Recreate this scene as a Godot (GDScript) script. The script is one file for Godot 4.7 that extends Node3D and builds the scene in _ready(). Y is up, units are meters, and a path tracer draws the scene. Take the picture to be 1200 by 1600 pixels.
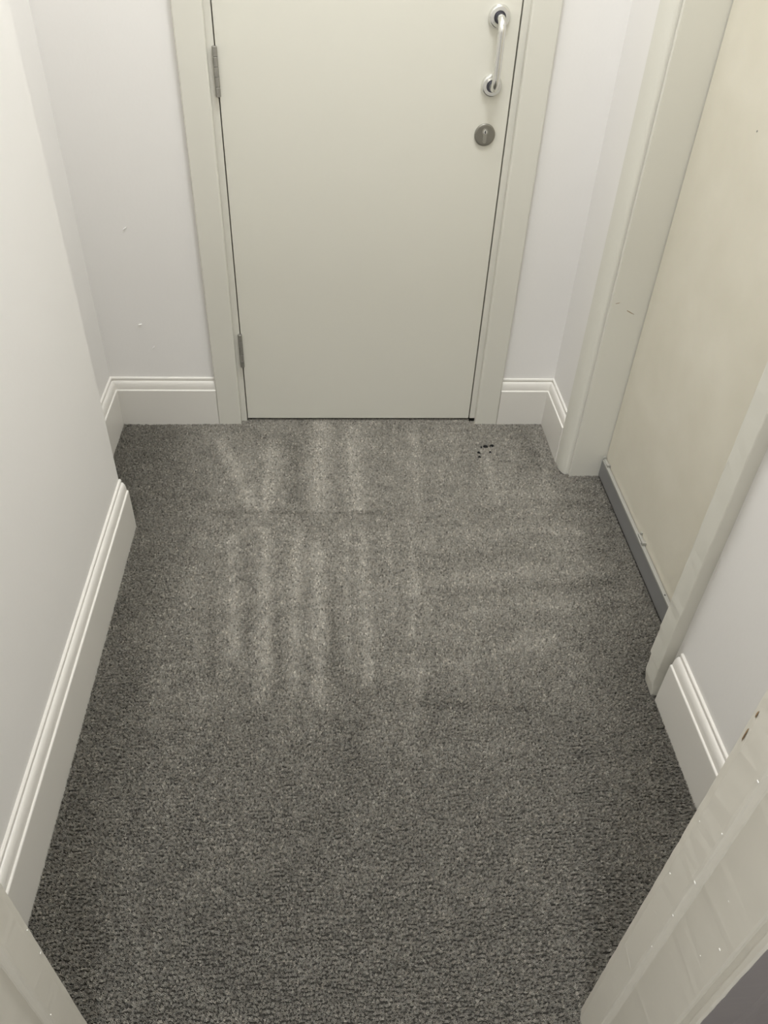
extends Node3D
# A short hallway seen from a doorway: white walls, two cream doors, grey cut-pile carpet.

const SKIRT_FACE := 0.019
const CEIL := 3.3
var M := {}
var lumps := FastNoiseLite.new()

# ------------------------------------------------------------------ bookkeeping
func tag(o: Node, label: String, category := "", kind := "", group := "") -> void:
	if label != "":
		o.set_meta("label", label)
	if category != "":
		o.set_meta("category", category)
	if kind != "":
		o.set_meta("kind", kind)
	if group != "":
		o.set_meta("group", group)

func begin() -> SurfaceTool:
	var st := SurfaceTool.new()
	st.begin(Mesh.PRIMITIVE_TRIANGLES)
	return st

func put(called: String, st: SurfaceTool, mat: Material, parent: Node = self) -> MeshInstance3D:
	var o := MeshInstance3D.new()
	o.name = called
	o.mesh = st.commit()
	o.material_override = mat
	parent.add_child(o, true)
	return o

func base(called: String, at := Vector3.ZERO, parent: Node = self) -> Node3D:
	var o := Node3D.new()
	o.name = called
	o.position = at
	parent.add_child(o, true)
	return o

# ------------------------------------------------------------------ shapes
func tri(st: SurfaceTool, a: Vector3, b: Vector3, c: Vector3, na: Vector3, nb: Vector3, nc: Vector3) -> void:
	if (b - a).cross(c - a).dot(na + nb + nc) > 0.0:      # front faces run clockwise
		var t := b
		b = c
		c = t
		t = nb
		nb = nc
		nc = t
	st.set_normal(na)
	st.add_vertex(a)
	st.set_normal(nb)
	st.add_vertex(b)
	st.set_normal(nc)
	st.add_vertex(c)

func flat_tri(st: SurfaceTool, a: Vector3, b: Vector3, c: Vector3, out: Vector3) -> void:
	var n := (b - a).cross(c - a)
	if n.length_squared() < 1e-18:
		return
	n = n.normalized()
	if n.dot(out) < 0.0:
		n = -n
	tri(st, a, b, c, n, n, n)

func flat_quad(st: SurfaceTool, a: Vector3, b: Vector3, c: Vector3, d: Vector3, out: Vector3) -> void:
	flat_tri(st, a, b, c, out)
	flat_tri(st, a, c, d, out)

# a box with every edge chamfered
func box(st: SurfaceTool, lo: Vector3, hi: Vector3, ch := 0.0) -> void:
	var mid := (lo + hi) * 0.5
	var half := (hi - lo) * 0.5
	ch = minf(ch, minf(half.x, minf(half.y, half.z)) * 0.9)
	for ax in 3:
		var u := (ax + 1) % 3
		var v := (ax + 2) % 3
		for s in [-1.0, 1.0]:
			var q := []
			for k in [[-1, -1], [1, -1], [1, 1], [-1, 1]]:
				var p := Vector3.ZERO
				p[ax] = s * half[ax]
				p[u] = k[0] * (half[u] - ch)
				p[v] = k[1] * (half[v] - ch)
				q.append(mid + p)
			var n := Vector3.ZERO
			n[ax] = s
			flat_quad(st, q[0], q[1], q[2], q[3], n)
			if ch <= 0.0:
				continue
			for s2 in [-1.0, 1.0]:                        # the edge between faces ax and u
				var e := []
				for k in [[0, -1], [0, 1], [1, 1], [1, -1]]:
					var p := Vector3.ZERO
					p[ax] = s * (half[ax] - (ch if k[0] == 1 else 0.0))
					p[u] = s2 * (half[u] - (ch if k[0] == 0 else 0.0))
					p[v] = k[1] * (half[v] - ch)
					e.append(mid + p)
				var n2 := n
				n2[u] = s2
				flat_quad(st, e[0], e[1], e[2], e[3], n2)
				if ax == 0:
					for s3 in [-1.0, 1.0]:
						var c := half - Vector3.ONE * ch
						var sg := Vector3(s, s2, s3)
						var pts := []
						for j in 3:
							var p := c
							p[j] = half[j]
							pts.append(mid + p * sg)
						flat_tri(st, pts[0], pts[1], pts[2], sg)

# a closed profile carried through frames; every frame maps (u, v, 0) into the scene
func sweep(st: SurfaceTool, profile: PackedVector2Array, frames: Array, wob := 0.0, caps := true) -> void:
	var n := profile.size()
	var area := 0.0
	for i in n:
		area += profile[i].cross(profile[(i + 1) % n])
	var sg := 1.0 if area > 0.0 else -1.0
	var rings := []
	for f in frames:
		var ring := PackedVector3Array()
		for p in profile:
			var w: Vector3 = f * Vector3(p.x, p.y, 0.0)
			if wob > 0.0:
				w += Vector3(lumps.get_noise_3dv(w * 520.0), 0.0, lumps.get_noise_3dv(w * 520.0 + Vector3(71, 13, 5))) * wob
			ring.append(w)
		rings.append(ring)
	for k in rings.size() - 1:
		var f: Transform3D = frames[k]
		for i in n:
			var j := (i + 1) % n
			var d := profile[j] - profile[i]
			var out: Vector3 = (f.basis.x.normalized() * d.y - f.basis.y.normalized() * d.x) * sg
			flat_quad(st, rings[k][i], rings[k][j], rings[k + 1][j], rings[k + 1][i], out)
	if caps:
		var ids := Geometry2D.triangulate_polygon(profile)
		for e in [0, rings.size() - 1]:
			var out: Vector3 = rings[0][0] - rings[1][0] if e == 0 else rings[e][0] - rings[e - 1][0]
			for i in range(0, ids.size(), 3):
				flat_tri(st, rings[e][ids[i]], rings[e][ids[i + 1]], rings[e][ids[i + 2]], out)

# frames up a vertical post: u along x, v along z
func upright(at: Vector3, y0: float, y1: float, steps := 1) -> Array:
	var out := []
	for i in steps + 1:
		out.append(Transform3D(Basis(Vector3.RIGHT, Vector3.BACK, Vector3.DOWN), Vector3(at.x, lerpf(y0, y1, float(i) / steps), at.z)))
	return out

# a rectangle with rounded corners as a profile; r lists the radii at (lo,lo) (hi,lo) (hi,hi) (lo,hi)
func round_rect(lo: Vector2, hi: Vector2, r: Array, seg := 5) -> PackedVector2Array:
	var c := [lo, Vector2(hi.x, lo.y), hi, Vector2(lo.x, hi.y)]
	var inw := [Vector2(1, 1), Vector2(-1, 1), Vector2(-1, -1), Vector2(1, -1)]
	var out := PackedVector2Array()
	for i in 4:
		var rad: float = r[i]
		if rad <= 0.0:
			out.append(c[i])
			continue
		var o: Vector2 = c[i] + inw[i] * rad
		for k in seg + 1:
			var a: float = PI + i * PI / 2 + k * PI / 2 / seg
			out.append(o + Vector2(cos(a), sin(a)) * rad)
	return out

# a profile of (radius, height) turned about the frame's z axis
func lathe(st: SurfaceTool, pts: PackedVector2Array, f: Transform3D, seg := 40) -> void:
	for k in pts.size() - 1:
		var d := (pts[k + 1] - pts[k])
		if d.length() < 1e-7:
			continue
		d = d.normalized()
		for i in seg:
			var a := TAU * i / seg
			var b := TAU * (i + 1) / seg
			var q := []
			var nn := []
			for w in [[a, k], [b, k], [b, k + 1], [a, k + 1]]:
				var p: Vector2 = pts[w[1]]
				q.append(f * Vector3(cos(w[0]) * p.x, sin(w[0]) * p.x, p.y))
				nn.append((f.basis * Vector3(cos(w[0]) * d.y, sin(w[0]) * d.y, -d.x)).normalized())
			if pts[k].x > 1e-6:
				tri(st, q[0], q[1], q[2], nn[0], nn[1], nn[2])
			if pts[k + 1].x > 1e-6 or pts[k].x > 1e-6:
				tri(st, q[0], q[2], q[3], nn[0], nn[2], nn[3])

func tube(st: SurfaceTool, path: PackedVector3Array, r: float, seg := 24) -> void:
	var rings := []
	var norms := []
	for i in path.size():
		var t := (path[mini(i + 1, path.size() - 1)] - path[maxi(i - 1, 0)]).normalized()
		var u := Vector3.RIGHT
		var v := t.cross(u).normalized()
		var ring := []
		var nr := []
		for k in seg:
			var a := TAU * k / seg
			var d := u * cos(a) + v * sin(a)
			ring.append(path[i] + d * r)
			nr.append(d)
		rings.append(ring)
		norms.append(nr)
	for i in path.size() - 1:
		for k in seg:
			var j := (k + 1) % seg
			tri(st, rings[i][k], rings[i][j], rings[i + 1][j], norms[i][k], norms[i][j], norms[i + 1][j])
			tri(st, rings[i][k], rings[i + 1][j], rings[i + 1][k], norms[i][k], norms[i + 1][j], norms[i + 1][k])

# an irregular low lump lying on a surface: centre, two half axes, height vector
func lump(st: SurfaceTool, at: Vector3, a: Vector3, b: Vector3, up: Vector3, seed_ := 0, seg := 11) -> void:
	var ring := []
	var top := []
	for k in seg:
		var w := TAU * k / seg
		var s := 1.0 + 0.35 * lumps.get_noise_2d(k * 37.0 + seed_ * 91.0, seed_ * 13.0)
		ring.append(at + (a * cos(w) + b * sin(w)) * s)
		top.append(at + (a * cos(w) + b * sin(w)) * s * 0.6 + up)
	for k in seg:
		var j := (k + 1) % seg
		var out: Vector3 = (ring[k] - at) + up
		flat_quad(st, ring[k], ring[j], top[j], top[k], out)
		flat_tri(st, top[k], top[j], at + up * 1.1, up)

# ------------------------------------------------------------------ materials
func noise_tex(freq: float, seed_: int, bump: float, size := 512, octaves := 3) -> NoiseTexture2D:
	var n := FastNoiseLite.new()
	n.noise_type = FastNoiseLite.TYPE_SIMPLEX_SMOOTH
	n.seed = seed_
	n.frequency = freq
	n.fractal_octaves = octaves
	var t := NoiseTexture2D.new()
	t.width = size
	t.height = size
	t.seamless = true
	t.noise = n
	if bump > 0.0:
		t.as_normal_map = true
		t.bump_strength = bump
	return t

func paint(albedo: Color, rough: float, tex: Texture2D = null, depth := 1.0, scale := 4.0, spec := 0.5) -> StandardMaterial3D:
	var m := StandardMaterial3D.new()
	m.albedo_color = albedo
	m.roughness = rough
	m.metallic_specular = spec
	if tex:
		m.normal_enabled = true
		m.normal_texture = tex
		m.normal_scale = depth
		m.uv1_triplanar = true
		m.uv1_world_triplanar = true
		m.uv1_scale = Vector3.ONE * scale
	return m

func metal(albedo: Color, rough: float, metallic := 1.0) -> StandardMaterial3D:
	var m := StandardMaterial3D.new()
	m.albedo_color = albedo
	m.roughness = rough
	m.metallic = metallic
	return m

# ------------------------------------------------------------------ skirting boards
func skirt_profile() -> PackedVector2Array:
	var p := PackedVector2Array([Vector2(0, -0.01), Vector2(SKIRT_FACE, -0.01), Vector2(SKIRT_FACE, 0.1255), Vector2(0.0182, 0.1275), Vector2(0.0165, 0.1285), Vector2(0.0148, 0.1287)])
	for k in 9:
		var t := PI / 2 * k / 8
		p.append(Vector2(0.0058 + 0.0088 * cos(t), 0.1302 + 0.0255 * sin(t)))
	for q in [[0.0042, 0.1562], [0.0042, 0.1585], [0.0056, 0.1592], [0.0060, 0.162], [0.0052, 0.1655], [0.003, 0.167], [0, 0.1672]]:
		p.append(Vector2(q[0], q[1]))
	return p

# from a to b on the wall line, out = away from the wall; cut_a / cut_b lean the end outwards for a mitre
func skirting(called: String, label: String, a: Vector3, b: Vector3, out: Vector3, cut_a := 0.0, cut_b := 0.0) -> MeshInstance3D:
	var st := begin()
	var along := (b - a).normalized()
	var fr := []
	var steps := 1
	for i in steps + 1:
		var t := float(i) / steps
		var u := out
		if i == 0:
			u = out + along * cut_a
		if i == steps:
			u = out + along * cut_b
		fr.append(Transform3D(Basis(u, Vector3.UP, along), a.lerp(b, t)))
	sweep(st, skirt_profile(), fr)
	var o := put(called, st, M.skirt)
	tag(o, label, "skirting board", "structure")
	return o

# ------------------------------------------------------------------ the grey carpet
const BRUSHED := [
	[-0.387,0.103,-0.263,0.424,0.018,1],[-0.217,0.103,-0.224,0.454,0.021,1],[-0.062,0.012,-0.07,0.456,0.026,1],[0.034,0.031,0.039,0.442,0.024,1],
	[0.244,0.012,0.225,0.459,0.014,0.5],[0.467,0.193,0.463,0.341,0.014,0.7],[0.666,0.141,0.613,0.434,0.011,0.4],[-0.315,0.562,-0.271,0.973,0.013,0.9],
	[-0.219,0.537,-0.195,1.105,0.017,1],[-0.129,0.538,-0.122,1.089,0.015,0.8],[-0.071,0.593,-0.066,1.108,0.018,1],[0.007,0.54,0.006,0.98,0.009,0.5],
	[0.052,0.541,0.049,1.057,0.015,0.8],[0.125,0.542,0.123,0.858,0.010,0.4],[0.201,0.515,0.165,0.944,0.012,0.6],[0.173,1.023,0.13,1.264,0.014,0.4],
	[-0.359,0.931,-0.34,1.152,0.019,0.5],[-0.422,1.026,-0.429,1.166,0.019,0.4],[-0.38,0.452,0.121,0.466,0.008,-0.8],[0.121,0.466,0.752,0.605,0.007,-0.3],
	[0.337,0.545,0.673,0.55,0.014,0.4],[0.279,0.724,0.741,0.708,0.020,0.4],[0.439,0.372,0.768,0.406,0.019,0.5],[0.295,0.862,0.783,0.805,0.016,0.4],
	[0.148,1.041,0.508,0.952,0.018,0.5],[0.17,1.133,0.418,1.158,0.017,-0.6],[0.13,1.264,0.384,1.256,0.016,0.3],[0.27,0.794,0.71,0.756,0.012,-0.4],
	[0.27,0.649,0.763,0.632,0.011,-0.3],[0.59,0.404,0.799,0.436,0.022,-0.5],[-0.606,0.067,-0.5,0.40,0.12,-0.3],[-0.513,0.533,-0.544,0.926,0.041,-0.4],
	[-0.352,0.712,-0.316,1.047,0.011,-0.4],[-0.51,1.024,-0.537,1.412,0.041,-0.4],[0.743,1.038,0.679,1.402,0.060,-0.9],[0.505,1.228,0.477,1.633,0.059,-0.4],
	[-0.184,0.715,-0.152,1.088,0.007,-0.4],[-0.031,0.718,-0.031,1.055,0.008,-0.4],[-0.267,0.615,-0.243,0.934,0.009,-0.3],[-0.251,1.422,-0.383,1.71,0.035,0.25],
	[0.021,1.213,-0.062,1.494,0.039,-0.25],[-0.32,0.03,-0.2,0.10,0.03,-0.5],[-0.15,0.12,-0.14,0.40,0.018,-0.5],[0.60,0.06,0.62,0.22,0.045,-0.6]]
const BURNS := [[0.4738,0.130,0.0062,0.0042],[0.4955,0.1265,0.0062,0.0036],[0.4590,0.1355,0.0026,0.0030],[0.4465,0.165,0.0036,0.0040],[0.4448,0.1885,0.0036,0.0034],[0.4842,0.162,0.0026,0.0028]]

func nap(x: float, z: float) -> float:                   # which way the brushing left the pile, -1 .. 1
	var p := Vector2(x, z)
	var s := 0.0
	for b in BRUSHED:
		var w: float = b[4]
		var a := Vector2(b[0], b[1])
		var c := Vector2(b[2], b[3])
		var q := Geometry2D.get_closest_point_to_segment(p, a, c)
		var d := p.distance_to(q) / w
		if d < 2.4:
			s += b[5] * exp(-d * d * 0.8)
	return clampf(s, -1.2, 1.2)

func lie_and_near_shade(x: float, z: float) -> float:                  # lie of the brushed middle, plus shade painted in towards the camera
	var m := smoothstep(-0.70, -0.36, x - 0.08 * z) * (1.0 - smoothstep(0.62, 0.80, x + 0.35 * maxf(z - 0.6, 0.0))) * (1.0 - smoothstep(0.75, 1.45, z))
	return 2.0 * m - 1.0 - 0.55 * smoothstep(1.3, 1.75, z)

func on_carpet(x: float, z: float) -> bool:
	if z < 0.002:
		return z > -0.05 and x > -0.31 and x < 0.437 or z > -0.018 and x > -0.329 and x < 0.457
	if z > 1.935:
		return true
	if z > 1.7589:
		return x > -0.4290 and x < 0.3833
	if x < (-0.713 if z < 0.495 else -0.583):
		return false
	if z < 0.215:
		return x < 0.687
	if z < 0.281:
		return x < 0.688
	if z < 1.055:
		return x < 0.8185
	if z < 1.12:
		return x < 0.708
	return x < 0.7165

func carpet() -> void:
	var o := base("carpet")
	tag(o, "timeworn grey cut-pile carpet with brush marks covering the whole hallway floor", "carpet")
	var st := begin()
	box(st, Vector3(-0.74, -0.016, -0.3), Vector3(0.86, -0.007, 2.4))
	put("backing", st, M.backing, o)
	# one tuft: a bundle of five yarn ends
	var t := begin()
	var rng := RandomNumberGenerator.new()
	rng.seed = 11
	for k in 6:
		var a := TAU * k / 6 + rng.randf_range(-0.4, 0.4)
		var foot := Vector3(cos(a), 0, sin(a)) * (0.0008 if k else 0.0)
		var tip := Vector3(cos(a), 0, sin(a)) * rng.randf_range(0.0009, 0.0021) + Vector3.UP * rng.randf_range(0.0068, 0.0085)
		var r0 := 0.00075
		var r1 := 0.0006
		var ring0 := []
		var ring1 := []
		for j in 3:
			var b := TAU * j / 3 + a
			ring0.append(foot + Vector3(cos(b), 0, sin(b)) * r0)
			ring1.append(tip + Vector3(cos(b + 0.8), 0, sin(b + 0.8)) * r1)
		for j in 3:
			var i := (j + 1) % 3
			flat_quad(t, ring0[j], ring0[i], ring1[i], ring1[j], ring0[j] + ring0[i] - foot * 2)
		flat_tri(t, ring1[0], ring1[1], ring1[2], Vector3.UP)
	var mesh := t.commit()
	mesh.surface_set_material(0, M.pile)
	var fine := FastNoiseLite.new()
	fine.seed = 5
	fine.frequency = 1.0
	fine.fractal_octaves = 2
	var buf := PackedFloat32Array()
	var dx := 0.0033
	var dz := 0.0039
	var n := 0
	rng.seed = 42
	var iz := 0
	var z := -0.05
	while z < 2.30:
		var x := -0.72 + (dx * 0.5 if iz % 2 else 0.0)
		while x < 0.82:
			var px := x + rng.randf_range(-0.0009, 0.0009)
			var pz := z + rng.randf_range(-0.0009, 0.0009)
			var jit := fine.get_noise_2d(px * 38.0, pz * 185.0)
			pz += jit * 0.0028
			if on_carpet(px, pz):
				var v := nap(px, pz)
				v *= 0.85 + 0.5 * fine.get_noise_2d(px * 34.0 + 11.0, pz * 30.0)
				v += 0.45 * lie_and_near_shade(px, pz) + 0.30 * fine.get_noise_2d(px * 7.0 + 40.0, pz * 9.0) + 0.25 * fine.get_noise_2d(px * 26.0, pz * 22.0 + 90.0)
				var tone := 1.0 + 0.17 * v + rng.randf_range(-0.27, 0.27)  # brush marks and the painted near-end shade both tint the tuft
				var pick := rng.randf()
				if pick < 0.07:
					tone *= 1.5
				elif pick > 0.93:
					tone *= 0.55
				var tall := 1.0 + rng.randf_range(-0.14, 0.14) + 0.12 * jit
				for b in BURNS:
					var e := Vector2((px - b[0]) / b[2], (pz - b[1]) / b[3])
					if e.length() < 1.75:
						tone = 0.05
						tall = 0.5
				var lean_z := -0.10 - 0.40 * v + rng.randf_range(-0.16, 0.16)
				var lean_x := 0.06 + rng.randf_range(-0.18, 0.18)
				var yaw := rng.randf() * TAU
				var w := rng.randf_range(0.9, 1.25)
				var up := Vector3(lean_x, 1.0, lean_z).normalized() * tall
				var bx := Vector3(cos(yaw), 0, sin(yaw)) * w
				var bz := Vector3(-sin(yaw), 0, cos(yaw)) * w
				var warm := rng.randf_range(-0.02, 0.02)
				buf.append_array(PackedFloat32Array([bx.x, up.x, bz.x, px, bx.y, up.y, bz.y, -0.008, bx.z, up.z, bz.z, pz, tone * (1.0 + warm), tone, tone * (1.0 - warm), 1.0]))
				n += 1
			x += dx
		z += dz
		iz += 1
	var mm := MultiMesh.new()
	mm.transform_format = MultiMesh.TRANSFORM_3D
	mm.use_colors = true
	mm.mesh = mesh
	mm.instance_count = n
	mm.buffer = buf
	var pile := MultiMeshInstance3D.new()
	pile.name = "pile"
	pile.multimesh = mm
	o.add_child(pile, true)
	tag(pile, "", "", "stuff")
	for k in BURNS.size():
		var b: Array = BURNS[k]
		var s := begin()
		lump(s, Vector3(b[0], -0.0030, b[1]), Vector3(b[2] * 1.4, 0, 0), Vector3(0, 0, b[3] * 1.7), Vector3(0, 0.0044, 0), k)
		var bm := put("burn_mark", s, M.char, o)
		tag(bm, "black scorched hole in the pile near the door frame")
	print("tufts ", n)

# ------------------------------------------------------------------ the cream door at the end
func hinge(y: float, parent: Node) -> void:
	var h := base("hinge", Vector3(-0.3105, y, -0.0135), parent)
	tag(h, "grey steel butt hinge, %s on the left edge of the door" % ("upper" if y > 0.5 else "lower"))
	var turn := Basis(Vector3.RIGHT, Vector3.FORWARD, Vector3.UP)
	var y0 := -0.0565
	for k in 5:
		var st := begin()
		var y1 := y0 + 0.0222
		lathe(st, PackedVector2Array([Vector2(0, 0), Vector2(0.0056, 0), Vector2(0.0064, 0.0007), Vector2(0.0064, 0.0215), Vector2(0.0056, 0.0222), Vector2(0, 0.0222)]), Transform3D(turn, Vector3(0, y0, 0)), 20)
		put("knuckle", st, M.hinge, h)
		y0 = y1 + 0.0005
	var st2 := begin()
	box(st2, Vector3(-0.0045, -0.0565, -0.008), Vector3(0.0045, 0.0565, -0.0035), 0.0005)
	put("leaf_plate", st2, M.hinge, h)

func door_end() -> void:
	var d := base("door_1", Vector3(0.064, 0, -0.042))
	tag(d, "flush cream door closed at the end of the hallway", "door", "structure")
	d.position = Vector3.ZERO
	var st := begin()
	box(st, Vector3(-0.3085, 0.0085, -0.064), Vector3(0.4370, 2.0, -0.020), 0.0012)
	put("door_leaf", st, M.cream_door, d)
	hinge(1.0425, d)
	hinge(0.264, d)
	# the pull handle: two roses and one bar
	var pull := base("pull_handle", Vector3(0.3845, 1.105, -0.020), d)
	tag(pull, "polished steel pull handle on round roses")
	for y in [0.0755, -0.0755]:
		var s := begin()
		lathe(s, PackedVector2Array([Vector2(0.0140, 0.0008), Vector2(0.0140, 0.0096), Vector2(0.0145, 0.0104), Vector2(0.0222, 0.0102), Vector2(0.0242, 0.0094), Vector2(0.0258, 0.0072), Vector2(0.0270, 0.0050), Vector2(0.0273, 0.0)]), Transform3D(Basis(), Vector3(0, y, 0)), 56)
		put("rose", s, M.polished, pull)
		var c := begin()
		lathe(c, PackedVector2Array([Vector2(0.0094, 0.0012), Vector2(0.0142, 0.0012)]), Transform3D(Basis(), Vector3(0, y, 0)), 40)
		lathe(c, PackedVector2Array([Vector2(0.0110, 0.0012), Vector2(0.0110, 0.0050), Vector2(0.0092, 0.0052)]), Transform3D(Basis(), Vector3(0, y, 0)), 40)
		put("rose_recess", c, M.dark_metal, pull)
	var path := PackedVector3Array([Vector3(0, 0.0755, 0.0)])
	var r := 0.024
	var zo := 0.054
	for k in 13:
		var a := PI / 2 * k / 12
		path.append(Vector3(0, 0.0755 - r + r * cos(a), zo - r + r * sin(a)))
	for k in 13:
		var a := PI / 2 * k / 12
		path.append(Vector3(0, -0.0755 + r - r * sin(a), zo - r + r * cos(a)))
	path.append(Vector3(0, -0.0755, 0.0))
	var b := begin()
	tube(b, path, 0.0095, 32)
	put("grip_bar", b, M.polished, pull)
	# the lock: a round satin escutcheon with a euro cylinder
	var lock := base("lock_escutcheon", Vector3(0.3811, 0.9115, -0.020), d)
	tag(lock, "round dull steel escutcheon with a keyhole")
	var e := begin()
	lathe(e, PackedVector2Array([Vector2(0, 0.0062), Vector2(0.0240, 0.0062), Vector2(0.0264, 0.0056), Vector2(0.0275, 0.0042), Vector2(0.0276, 0.0)]), Transform3D(), 56)
	put("plate", e, M.satin, lock)
	var cy := begin()
	var pr := PackedVector2Array()
	for k in 21:
		var a := deg_to_rad(-55.0) + deg_to_rad(290.0) * k / 20
		pr.append(Vector2(cos(a) * 0.0082, 0.0085 + sin(a) * 0.0082))
	for k in 9:
		var a := PI + PI * k / 8
		pr.append(Vector2(cos(a) * 0.0047, -0.0155 + sin(a) * 0.0047))
	sweep(cy, pr, [Transform3D(Basis(), Vector3(0, 0, 0.006)), Transform3D(Basis(), Vector3(0, 0, 0.0084))])
	put("cylinder", cy, M.satin_light, lock)
	var pl := begin()
	lathe(pl, PackedVector2Array([Vector2(0, 0.0096), Vector2(0.0052, 0.0094), Vector2(0.0058, 0.0082)]), Transform3D(Basis(), Vector3(0, 0.0085, 0)), 28)
	put("plug", pl, M.polished, lock)
	var ky := begin()
	box(ky, Vector3(-0.0008, 0.0045, 0.0088), Vector3(0.0010, 0.0122, 0.0099))
	box(ky, Vector3(-0.0018, 0.0070, 0.0088), Vector3(0.0002, 0.0094, 0.0099))
	put("keyhole", ky, M.black, lock)

	# the fixed frame around it
	var f := base("trim_1")
	tag(f, "cream door frame with plain boards around the end door", "door frame", "structure")
	for s in [[-0.4025, -0.3290], [0.4575, 0.5320]]:
		var a := begin()
		sweep(a, round_rect(Vector2(s[0], -0.0185), Vector2(s[1], 0.0005), [0.0, 0.0, 0.005, 0.005], 5), upright(Vector3.ZERO, -0.008, 2.1))
		put("architrave", a, M.cream, f)
	var ah := begin()
	box(ah, Vector3(-0.4025, 2.02, -0.0185), Vector3(0.5320, 2.095, 0.0), 0.004)
	put("architrave", ah, M.cream, f)
	for s in [[-0.345, -0.3115, -0.008], [0.4405, 0.474, 0.0095]]:
		var l := begin()
		sweep(l, round_rect(Vector2(s[0], -0.160), Vector2(s[1], -0.0195), [0.0, 0.0, 0.0015, 0.0015], 3), upright(Vector3.ZERO, s[2], 2.03))
		put("jamb", l, M.cream, f)
	var st3 := begin()
	box(st3, Vector3(-0.312, -0.008, -0.10), Vector3(-0.295, 2.03, -0.066), 0.001)
	put("door_stop", st3, M.cream, f)
	st3 = begin()
	box(st3, Vector3(0.424, 0.01, -0.10), Vector3(0.441, 2.03, -0.066), 0.001)
	put("door_stop", st3, M.cream, f)
	var hd := begin()
	box(hd, Vector3(-0.3115, 2.003, -0.16), Vector3(0.4405, 2.03, -0.0195), 0.001)
	put("head", hd, M.cream, f)

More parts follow.
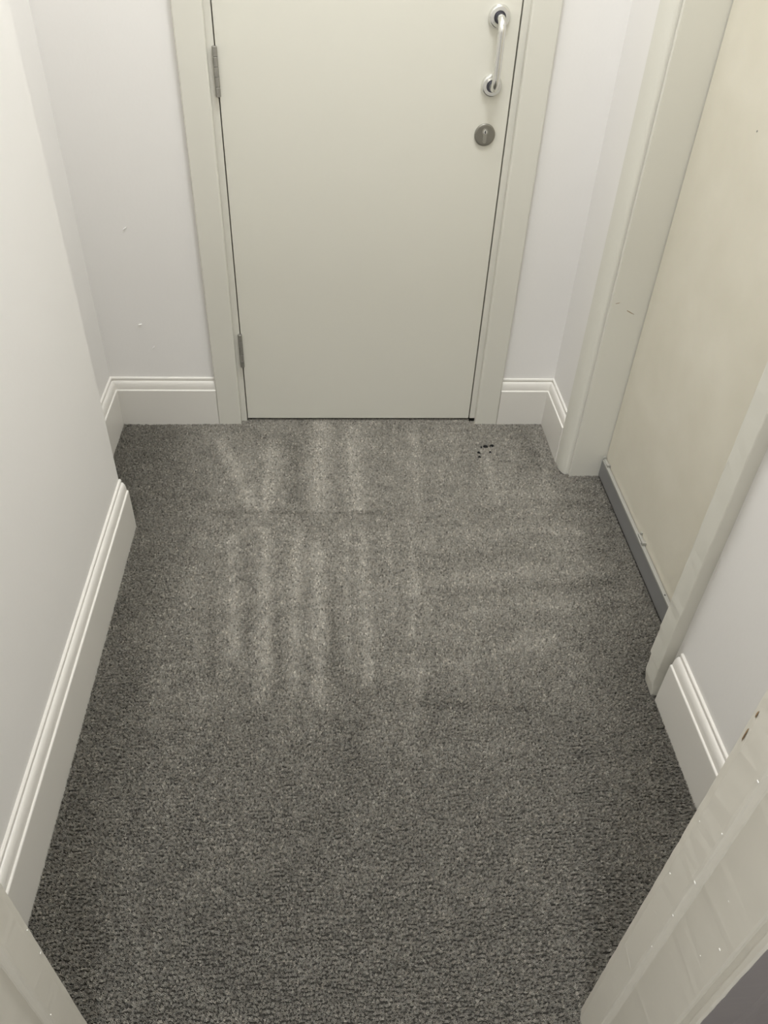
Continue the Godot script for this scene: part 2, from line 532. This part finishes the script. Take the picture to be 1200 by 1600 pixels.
# ------------------------------------------------------------------ the second door, in the right wall
func door_side() -> void:
	var d := base("door_2")
	tag(d, "flat cream door set deep in the right wall, grey seal at its foot", "door", "structure")
	var st := begin()
	box(st, Vector3(0.8175, 0.014, 0.2925), Vector3(0.8615, 2.0, 1.0465), 0.001)
	put("door_leaf", st, M.cream_side, d)
	var seal := base("draught_seal", Vector3(0.8175, 0.0, 0.0), d)
	tag(seal, "grey strip seal along the foot of the door")
	var s := begin()
	var run := [Transform3D(Basis(), Vector3(0, 0, 0.297)), Transform3D(Basis(), Vector3(0, 0, 1.0465))]
	sweep(s, PackedVector2Array([Vector2(-0.0115, 0.008), Vector2(0, 0.008), Vector2(0, 0.0665), Vector2(-0.0125, 0.0665), Vector2(-0.0125, 0.014)]), run)
	put("seal_casing", s, M.seal, seal)
	var edge := begin()
	sweep(edge, round_rect(Vector2(-0.0127, 0.0655), Vector2(-0.0026, 0.0708), [0.0, 0.0, 0.0008, 0.0016], 3), run)
	put("top_strip", edge, M.clip, seal)
	var lip := begin()
	sweep(lip, PackedVector2Array([Vector2(-0.008, -0.006), Vector2(-0.003, -0.006), Vector2(-0.003, 0.017), Vector2(-0.008, 0.017)]), [Transform3D(Basis(), Vector3(0, 0, 0.297)), Transform3D(Basis(), Vector3(0, 0, 1.0465))])
	put("rubber_lip", lip, M.rubber, seal)
	var cap := begin()
	sweep(cap, round_rect(Vector2(-0.0122, 0.0690), Vector2(-0.0012, 0.0800), [0.0, 0.0, 0.002, 0.004], 4), [Transform3D(Basis(), Vector3(0, 0, 0.296)), Transform3D(Basis(), Vector3(0, 0, 0.302))])
	sweep(cap, round_rect(Vector2(-0.0100, 0.0690), Vector2(-0.0012, 0.0745), [0.0, 0.0, 0.002, 0.002], 4), [Transform3D(Basis(), Vector3(0, 0, 0.302)), Transform3D(Basis(), Vector3(0, 0, 0.334))])
	sweep(cap, round_rect(Vector2(-0.0108, 0.0690), Vector2(-0.0008, 0.0785), [0.0, 0.0, 0.002, 0.003], 4), [Transform3D(Basis(), Vector3(0, 0, 0.334)), Transform3D(Basis(), Vector3(0, 0, 0.341))])
	put("end_bracket", cap, M.clip, seal)
	var cl := begin()
	sweep(cl, round_rect(Vector2(-0.0095, 0.0690), Vector2(-0.0008, 0.0765), [0.0, 0.0, 0.002, 0.002], 4), [Transform3D(Basis(), Vector3(0, 0, 0.645)), Transform3D(Basis(), Vector3(0, 0, 0.688))])
	sweep(cl, round_rect(Vector2(-0.0050, 0.0690), Vector2(0.0, 0.0850), [0.0, 0.0, 0.002, 0.002], 4), [Transform3D(Basis(), Vector3(0, 0, 0.648)), Transform3D(Basis(), Vector3(0, 0, 0.654))])
	sweep(cl, round_rect(Vector2(-0.0118, 0.0690), Vector2(0.0, 0.0810), [0.0, 0.0, 0.003, 0.003], 4), [Transform3D(Basis(), Vector3(0, 0, 0.680)), Transform3D(Basis(), Vector3(0, 0, 0.690))])
	put("middle_clip", cl, M.clip, seal)
	var sc := begin()
	lathe(sc, PackedVector2Array([Vector2(0, 0.0012), Vector2(0.0022, 0.0010), Vector2(0.0026, 0)]), Transform3D(Basis(Vector3.RIGHT, Vector3.FORWARD, Vector3.UP), Vector3(-0.0085, 0.0700, 0.872)), 14)
	put("screw", sc, M.black, seal)
	var dot := begin()
	lump(dot, Vector3(0.8175, 1.086, 0.566), Vector3(0, 0.0022, 0), Vector3(0, 0, 0.0024), Vector3(-0.0008, 0, 0), 3)
	put("dent", dot, M.hinge, d)

	var f := base("trim_2")
	tag(f, "cream door frame around the side door, chewed at its near foot", "door frame", "structure")
	# far architrave, with a rounded edge, then the lining strip and the deep reveal
	var a := begin()
	var pa := PackedVector2Array([Vector2(0.7150, 0.212), Vector2(0.6915, 0.212), Vector2(0.6895, 0.214)])
	for k in 13:
		var t := PI / 2 * k / 12
		pa.append(Vector2(0.7125 - 0.0230 * cos(t), 0.222 + 0.0540 * sin(t)))
	pa.append(Vector2(0.7160, 0.2762))
	sweep(a, pa, upright(Vector3.ZERO, -0.008, 2.1))
	put("architrave", a, M.cream, f)
	var l := begin()
	sweep(l, PackedVector2Array([Vector2(0.868, 0.257), Vector2(0.736, 0.257), Vector2(0.736, 0.2782), Vector2(0.7152, 0.2782), Vector2(0.7150, 0.2875), Vector2(0.7158, 0.2888), Vector2(0.7172, 0.2890), Vector2(0.868, 0.2890)]), upright(Vector3.ZERO, -0.008, 2.03))
	put("jamb", l, M.cream, f)
	var stp := begin()
	box(stp, Vector3(0.8640, -0.008, 0.285), Vector3(0.90, 2.03, 0.31), 0.001)
	box(stp, Vector3(0.8640, -0.008, 1.03), Vector3(0.90, 2.03, 1.06), 0.001)
	put("door_stop", stp, M.cream, f)
	# near jamb and architrave
	l = begin()
	sweep(l, round_rect(Vector2(0.7185, 1.0495), Vector2(0.868, 1.09), [0.0035, 0.0, 0.0, 0.002], 4), upright(Vector3.ZERO, 0.05, 2.03, 60), 0.0012)
	sweep(l, round_rect(Vector2(0.7205, 1.058), Vector2(0.868, 1.09), [0.006, 0.0, 0.0, 0.002], 4), upright(Vector3.ZERO, -0.008, 0.052, 8), 0.0016)
	put("jamb", l, M.cream, f)
	a = begin()
	sweep(a, round_rect(Vector2(0.7065, 1.058), Vector2(0.737, 1.1165), [0.006, 0.002, 0.0, 0.0025], 5), upright(Vector3.ZERO, 0.085, 2.1, 90), 0.0010)
	# the foot, gnawed narrower
	var fr := []
	var pf := round_rect(Vector2(-0.0145, -0.026), Vector2(0.015, 0.0285), [0.010, 0.002, 0.0, 0.004], 5)
	for k in 9:
		var t := k / 8.0
		var y := lerpf(-0.008, 0.0855, t)
		var sh := 0.010 * (1.0 - smoothstep(0.0, 0.45, t))
		fr.append(Transform3D(Basis(Vector3.RIGHT, Vector3.BACK, Vector3.DOWN), Vector3(0.7222 + sh * 0.6, y, 1.0865 + sh * 0.5)))
	sweep(a, pf, fr, 0.0014)
	put("architrave", a, M.cream_worn, f)
	var hd := begin()
	box(hd, Vector3(0.690, 2.02, 0.212), Vector3(0.716, 2.1, 1.117), 0.004)
	put("architrave", hd, M.cream, f)
	hd = begin()
	box(hd, Vector3(0.7155, 2.003, 0.2885), Vector3(0.868, 2.035, 1.05), 0.002)
	put("head", hd, M.cream, f)
	for q in [[0.7745, 0.5565, 0.012, 0.5], [0.7335, 0.583, 0.006, -0.3]]:
		var sx := begin()
		lump(sx, Vector3(q[0], q[1], 0.289), Vector3(q[2], -q[2] * q[3], 0), Vector3(0.0003, 0.0009, 0), Vector3(0, 0, 0.0004), 7)
		put("scratch", sx, M.bare_wood, f)

# ------------------------------------------------------------------ the doorway the camera looks through
func near_doorway() -> void:
	var f := base("trim_3")
	tag(f, "thickly painted chipped cream frame of the near doorway", "door frame", "structure")
	# jambs with a proud door stop on the hall side
	var right := PackedVector2Array([Vector2(0.4046, 1.7589), Vector2(0.3847, 1.7589), Vector2(0.3834, 1.7596), Vector2(0.3787, 1.7724), Vector2(0.3781, 1.7745), Vector2(0.3781, 1.7764), Vector2(0.3781, 1.8105), Vector2(0.3789, 1.8138), Vector2(0.3810, 1.8157), Vector2(0.3876, 1.8169), Vector2(0.3890, 1.8185), Vector2(0.3895, 1.8937), Vector2(0.3906, 1.8960), Vector2(0.4046, 1.8965)])
	var st := begin()
	sweep(st, right, upright(Vector3.ZERO, -0.02, 2.05, 150), 0.0006)
	put("jamb", st, M.cream_thick, f)
	var left := PackedVector2Array()
	for p in right:
		left.append(Vector2(-0.0457 - p.x, p.y))
	st = begin()
	sweep(st, left, upright(Vector3.ZERO, -0.02, 2.05, 150), 0.0005)
	put("jamb", st, M.cream_thick, f)
	st = begin()
	box(st, Vector3(-0.450, 2.02, 1.7651), Vector3(0.405, 2.05, 1.8965), 0.004)
	put("head", st, M.cream_thick, f)
	# moulded architraves on the camera's side
	var bead := PackedVector2Array([Vector2(0.3947, 1.8946), Vector2(0.3947, 1.9031), Vector2(0.3933, 1.9055), Vector2(0.3937, 1.9112), Vector2(0.3956, 1.9135), Vector2(0.4046, 1.9135), Vector2(0.4046, 1.8946)])
	var board := PackedVector2Array([Vector2(0.3963, 1.8946), Vector2(0.3963, 1.9131), Vector2(0.3970, 1.9140), Vector2(0.4386, 1.9140), Vector2(0.4424, 1.9169), Vector2(0.4481, 1.9173), Vector2(0.4519, 1.9150), Vector2(0.5559, 1.9150), Vector2(0.5578, 1.8946)])
	for s in [1.0, -1.0]:
		var pb := PackedVector2Array()
		var pa := PackedVector2Array()
		for p in bead:
			pb.append(Vector2(p.x if s > 0.0 else -0.0457 - p.x, p.y))
		for p in board:
			pa.append(Vector2(p.x if s > 0.0 else -0.0457 - p.x, p.y))
		st = begin()
		sweep(st, pb, upright(Vector3.ZERO, -0.02, 2.1, 160), 0.0008)
		put("bead", st, M.cream_thick, f)
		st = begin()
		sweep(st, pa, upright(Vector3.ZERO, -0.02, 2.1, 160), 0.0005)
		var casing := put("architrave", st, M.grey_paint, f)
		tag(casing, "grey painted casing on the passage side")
	# knocks: bare wood on the far edge, paint nibs along the stop
	for q in [[0.8598, 0.005], [0.8248, 0.0120]]:
		st = begin()
		lump(st, Vector3(0.3806, q[0], 1.7674), Vector3(0, q[1], 0), Vector3(-0.0017, 0, 0.0019), Vector3(-0.0007, 0, -0.0006), int(q[0] * 100))
		put("bare_wood_chip", st, M.bare_wood, f)
	for q in [[0.8134, 1.8128, 2.6], [0.6011, 1.8157, 3.0], [0.5114, 1.8157, 2.2], [0.5430, 1.7788, 1.9], [0.7056, 1.8109, 1.5], [0.6678, 1.7764, 1.3], [0.4134, 1.8147, 1.6]]:
		st = begin()
		lump(st, Vector3(0.3783, q[0], q[1]), Vector3(0, 0.0009 * q[2], 0), Vector3(0, 0, 0.0008 * q[2]), Vector3(-0.0008, 0.0003, 0.0003), int(q[0] * 311))
		put("paint_nib", st, M.skirt, f)
	for q in [[0.5799, 1.8804, 2.2], [0.6423, 1.8549, 1.2], [0.5259, 1.8672, 1.2]]:
		st = begin()
		lump(st, Vector3(0.3895, q[0], q[1]), Vector3(0, 0.0008 * q[2], 0), Vector3(0, 0, 0.0009 * q[2]), Vector3(-0.0008, 0.0003, 0), int(q[0] * 311))
		put("paint_nib", st, M.skirt, f)
	for q in [[0.3131, 1.7934, 0.019, -0.004], [0.2120, 1.7963, 0.017, -0.003], [0.4597, 1.7915, 0.007, 0.004], [0.6347, 1.8218, 0.006, 0.004]]:
		st = begin()
		lump(st, Vector3(0.3782 if q[1] < 1.812 else 0.3896, q[0], q[1]), Vector3(0, q[3], q[2]), Vector3(0, 0.0022, 0.0003), Vector3(-0.00035, 0, 0), int(q[0] * 700))
		put("paint_ridge", st, M.cream_thick, f)
	for q in [[0.4333, 1.7684, 1.6], [0.3633, 1.7693, 2.0], [0.2611, 1.8105, 1.4]]:
		st = begin()
		lump(st, Vector3(-0.4240, q[0], q[1]), Vector3(0, 0.0009 * q[2], 0), Vector3(0, 0, 0.0008 * q[2]), Vector3(0.0008, 0.0003, 0.0003), int(q[0] * 311))
		put("paint_nib", st, M.skirt, f)

# ------------------------------------------------------------------ walls, floor, ceiling
func slab(called: String, label: String, category: String, parts: Array, mat: Material, ch := 0.0) -> MeshInstance3D:
	var st := begin()
	for p in parts:
		box(st, p[0], p[1], ch)
	var o := put(called, st, mat)
	tag(o, label, category, "structure")
	return o

func shell() -> void:
	slab("floor", "concrete floor slab underneath the grey carpet", "floor", [[Vector3(-1.2, -0.12, -0.6), Vector3(1.4, -0.016, 4.2)]], M.backing)
	slab("ceiling", "plain white ceiling above the hallway", "ceiling", [[Vector3(-1.2, CEIL, -0.6), Vector3(1.4, CEIL + 0.1, 4.2)]], M.wall)
	var wb := slab("wall_back", "white plaster wall at the end of the hallway around the closed door", "wall", [
		[Vector3(-0.95, -0.05, -0.17), Vector3(-0.345, CEIL, -0.018)], [Vector3(0.474, -0.05, -0.17), Vector3(0.95, CEIL, -0.018)],
		[Vector3(-0.345, 2.03, -0.17), Vector3(0.474, CEIL, -0.018)]], M.wall)
	slab("wall_left_recess", "narrow white wall set back at the far left corner", "wall", [[Vector3(-1.0, -0.05, -0.17), Vector3(-0.732, CEIL, 0.508)]], M.wall)
	slab("wall_left", "smooth white wall along the left side ending in a square corner", "wall", [[Vector3(-1.0, -0.05, 0.508), Vector3(-0.602, CEIL, 1.80)]], M.wall, 0.003)
	slab("wall_right_recess", "narrow white wall between the end door and the side door", "wall", [[Vector3(0.7055, -0.05, -0.17), Vector3(0.95, CEIL, 0.256)]], M.wall)
	var wr := slab("wall_right", "white wall on the right between the side door and the near doorway", "wall", [
		[Vector3(0.735, -0.05, 1.09), Vector3(0.95, CEIL, 1.80)], [Vector3(0.7055, 2.035, 0.256), Vector3(0.95, CEIL, 1.09)]], M.wall)
	slab("wall_front", "white wall around the near doorway beside the camera", "wall", [
		[Vector3(-1.2, -0.05, 1.7793), Vector3(-0.4503, CEIL, 1.8960)], [Vector3(0.4046, -0.05, 1.7793), Vector3(1.4, CEIL, 1.8960)],
		[Vector3(-0.4503, 2.05, 1.7793), Vector3(0.4046, CEIL, 1.8960)]], M.wall)
	slab("wall_corridor", "white walls of the passage behind the camera", "wall", [
		[Vector3(-1.2, -0.05, 1.8960), Vector3(-1.05, CEIL, 4.1)], [Vector3(1.2, -0.05, 1.8960), Vector3(1.4, CEIL, 4.1)], [Vector3(-1.2, -0.05, 4.0), Vector3(1.4, CEIL, 4.2)]], M.wall)
	# small knocks in the plaster
	for q in [[-0.6035, 0.6437, 0.007, 0.7, 1], [-0.580, 0.271, 0.007, 0.9, 2], [-0.6075, 0.350, 0.006, 0.2, 3]]:
		var st := begin()
		lump(st, Vector3(q[0], q[1], -0.018), Vector3(q[2] * cos(q[3]), q[2] * sin(q[3]), 0), Vector3(-sin(q[3]) * 0.0016, cos(q[3]) * 0.0016, 0), Vector3(0, 0, 0.0032), q[4])
		put("plaster_flake", st, M.wall, wb)
	var s2 := begin()
	lump(s2, Vector3(0.735, 0.4464, 1.1250), Vector3(0, 0.004, 0), Vector3(0, 0, 0.0016), Vector3(-0.0018, 0, 0), 5)
	lump(s2, Vector3(0.735, 0.412, 1.1265), Vector3(0, 0.030, -0.001), Vector3(0, 0, 0.0008), Vector3(-0.0012, 0, 0), 6)
	put("plaster_flake", s2, M.wall, wr)

func _ready() -> void:
	# camera
	var cam := Camera3D.new()
	cam.name = "camera"
	cam.position = Vector3(-0.0378, 1.5, 2.2017)
	cam.rotation = Vector3(deg_to_rad(-40.583), deg_to_rad(-5.2061), deg_to_rad(2.9491))
	cam.fov = rad_to_deg(2.0 * atan(800.0 / 1227.77))
	cam.near = 0.02
	add_child(cam)
	cam.current = true
	# environment: an indoor scene, nothing outside
	var env := Environment.new()
	env.background_mode = Environment.BG_COLOR
	env.background_color = Color(0, 0, 0)
	env.tonemap_mode = Environment.TONE_MAPPER_LINEAR
	env.tonemap_exposure = 1.0
	env.sdfgi_enabled = true
	env.ssao_enabled = true
	env.ssil_enabled = true
	var we := WorldEnvironment.new()
	we.name = "environment"
	we.environment = env
	add_child(we)
	# light: a hall ceiling panel and an added fill panel behind the camera
	for q in [[Vector3(0.2, CEIL, 0.75), 0.45, 0.86, "square white ceiling light panel above the hallway"], [Vector3(-0.22, CEIL, 3.2), 0.45, 0.84, "added fill light panel, unseen, in the passage behind the camera"]]:
		var lamp := base("ceiling_or_fill_light", q[0])
		tag(lamp, q[3], "ceiling light")
		var w: float = q[1] * 0.5
		var st := begin()
		box(st, Vector3(-w - 0.02, -0.03, -w - 0.02), Vector3(w + 0.02, 0.001, w + 0.02), 0.003)
		put("frame", st, paint(Color(0.9, 0.9, 0.9), 0.5), lamp)
		var gl := StandardMaterial3D.new()
		gl.albedo_color = Color(0.9, 0.9, 0.9)
		gl.emission_enabled = true
		gl.emission = Color(0.962, 0.978, 1.0)
		gl.emission_energy_multiplier = 1.0
		st = begin()
		box(st, Vector3(-w, -0.034, -w), Vector3(w, -0.029, w), 0.001)
		put("diffuser", st, gl, lamp)
		var al := AreaLight3D.new()
		al.name = "ceiling_or_fill_area"
		al.area_size = Vector2(w * 2, w * 2)
		al.light_color = Color(0.962, 0.978, 1.0)
		al.light_energy = 4.2 * q[2]
		al.area_range = 12.0
		al.shadow_enabled = true
		al.position = Vector3(0, -0.038, 0)
		al.rotation = Vector3(-PI / 2, 0, 0)
		lamp.add_child(al)

	lumps.seed = 3
	lumps.frequency = 0.05
	lumps.fractal_octaves = 2
	var peel := noise_tex(0.02, 1, 3.0)
	var brush := noise_tex(0.012, 2, 3.0)
	var thick := noise_tex(0.008, 4, 6.0)
	M.wall = paint(Color.from_rgba8(243, 240, 235), 0.75, peel, 0.12, 7.0, 0.35)
	M.skirt = paint(Color.from_rgba8(235, 231, 222), 0.38, brush, 0.10, 6.0)
	M.cream = paint(Color.from_rgba8(226, 223, 211), 0.42, brush, 0.05, 6.0)
	M.cream_thick = paint(Color.from_rgba8(226, 221, 208), 0.40, thick, 0.07, 5.0)
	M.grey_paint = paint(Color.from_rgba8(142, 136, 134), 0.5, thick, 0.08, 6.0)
	M.cream_worn = paint(Color.from_rgba8(224, 221, 209), 0.45, thick, 0.12, 6.0)
	M.cream_door = paint(Color.from_rgba8(229, 226, 213), 0.45, brush, 0.05, 5.0)
	M.cream_side = paint(Color.from_rgba8(229, 223, 206), 0.5, brush, 0.04, 1.3)
	var dirt := noise_tex(0.006, 9, 0.0, 512, 4)
	var ramp := Gradient.new()
	ramp.set_color(0, Color(0.972, 0.970, 0.962))
	ramp.set_color(1, Color(1, 1, 1))
	ramp.set_offset(0, 0.1)
	ramp.set_offset(1, 0.9)
	dirt.color_ramp = ramp
	M.cream_side.albedo_texture = dirt
	M.polished = metal(Color(0.90, 0.90, 0.89), 0.20)
	M.satin = metal(Color(0.60, 0.59, 0.56), 0.42)
	M.satin_light = metal(Color(0.70, 0.69, 0.66), 0.40)
	M.hinge = metal(Color(0.64, 0.63, 0.60), 0.5, 0.7)
	M.dark_metal = metal(Color(0.42, 0.42, 0.46), 0.35)
	M.seal = metal(Color.from_rgba8(136, 135, 133), 0.5, 0.0)
	M.clip = metal(Color.from_rgba8(176, 174, 166), 0.4, 0.3)
	M.rubber = metal(Color(0.22, 0.22, 0.22), 0.8, 0.0)
	M.black = metal(Color(0.03, 0.03, 0.03), 0.6, 0.0)
	M.char = metal(Color(0.03, 0.028, 0.028), 0.85, 0.0)
	M.bare_wood = metal(Color.from_rgba8(150, 122, 88), 0.8, 0.0)
	M.backing = metal(Color.from_rgba8(70, 67, 61), 1.0, 0.0)
	var pile := StandardMaterial3D.new()
	pile.albedo_color = Color.from_rgba8(165, 160, 149)
	pile.roughness = 0.9
	pile.metallic_specular = 0.2
	pile.vertex_color_use_as_albedo = true
	M.pile = pile

	shell()
	carpet()
	door_end()
	door_side()
	near_doorway()
	# skirting boards
	skirting("baseboard_left_recess", "short white moulded skirting board in the far left recess", Vector3(-0.732, 0, 0.508), Vector3(-0.732, 0, -0.018), Vector3.RIGHT, 0.0, -1.0)
	skirting("baseboard_back_left", "white moulded skirting board left of the end door", Vector3(-0.732, 0, -0.018), Vector3(-0.4025, 0, -0.018), Vector3.BACK, 1.0, 0.0)
	skirting("baseboard_back_right", "white moulded skirting board right of the end door", Vector3(0.532, 0, -0.018), Vector3(0.7055, 0, -0.018), Vector3.BACK, 0.0, -1.0)
	skirting("baseboard_right_recess", "short white skirting board beside the far foot of the side door frame", Vector3(0.7055, 0, -0.018), Vector3(0.7055, 0, 0.212), Vector3.LEFT, 1.0, 0.0)
	skirting("baseboard_left", "long white moulded skirting board along the left wall", Vector3(-0.602, 0, 1.7793), Vector3(-0.602, 0, 0.508), Vector3.RIGHT)
	skirting("baseboard_right", "white moulded skirting board on the right between the two door frames", Vector3(0.735, 0, 1.136), Vector3(0.735, 0, 1.7793), Vector3.LEFT)
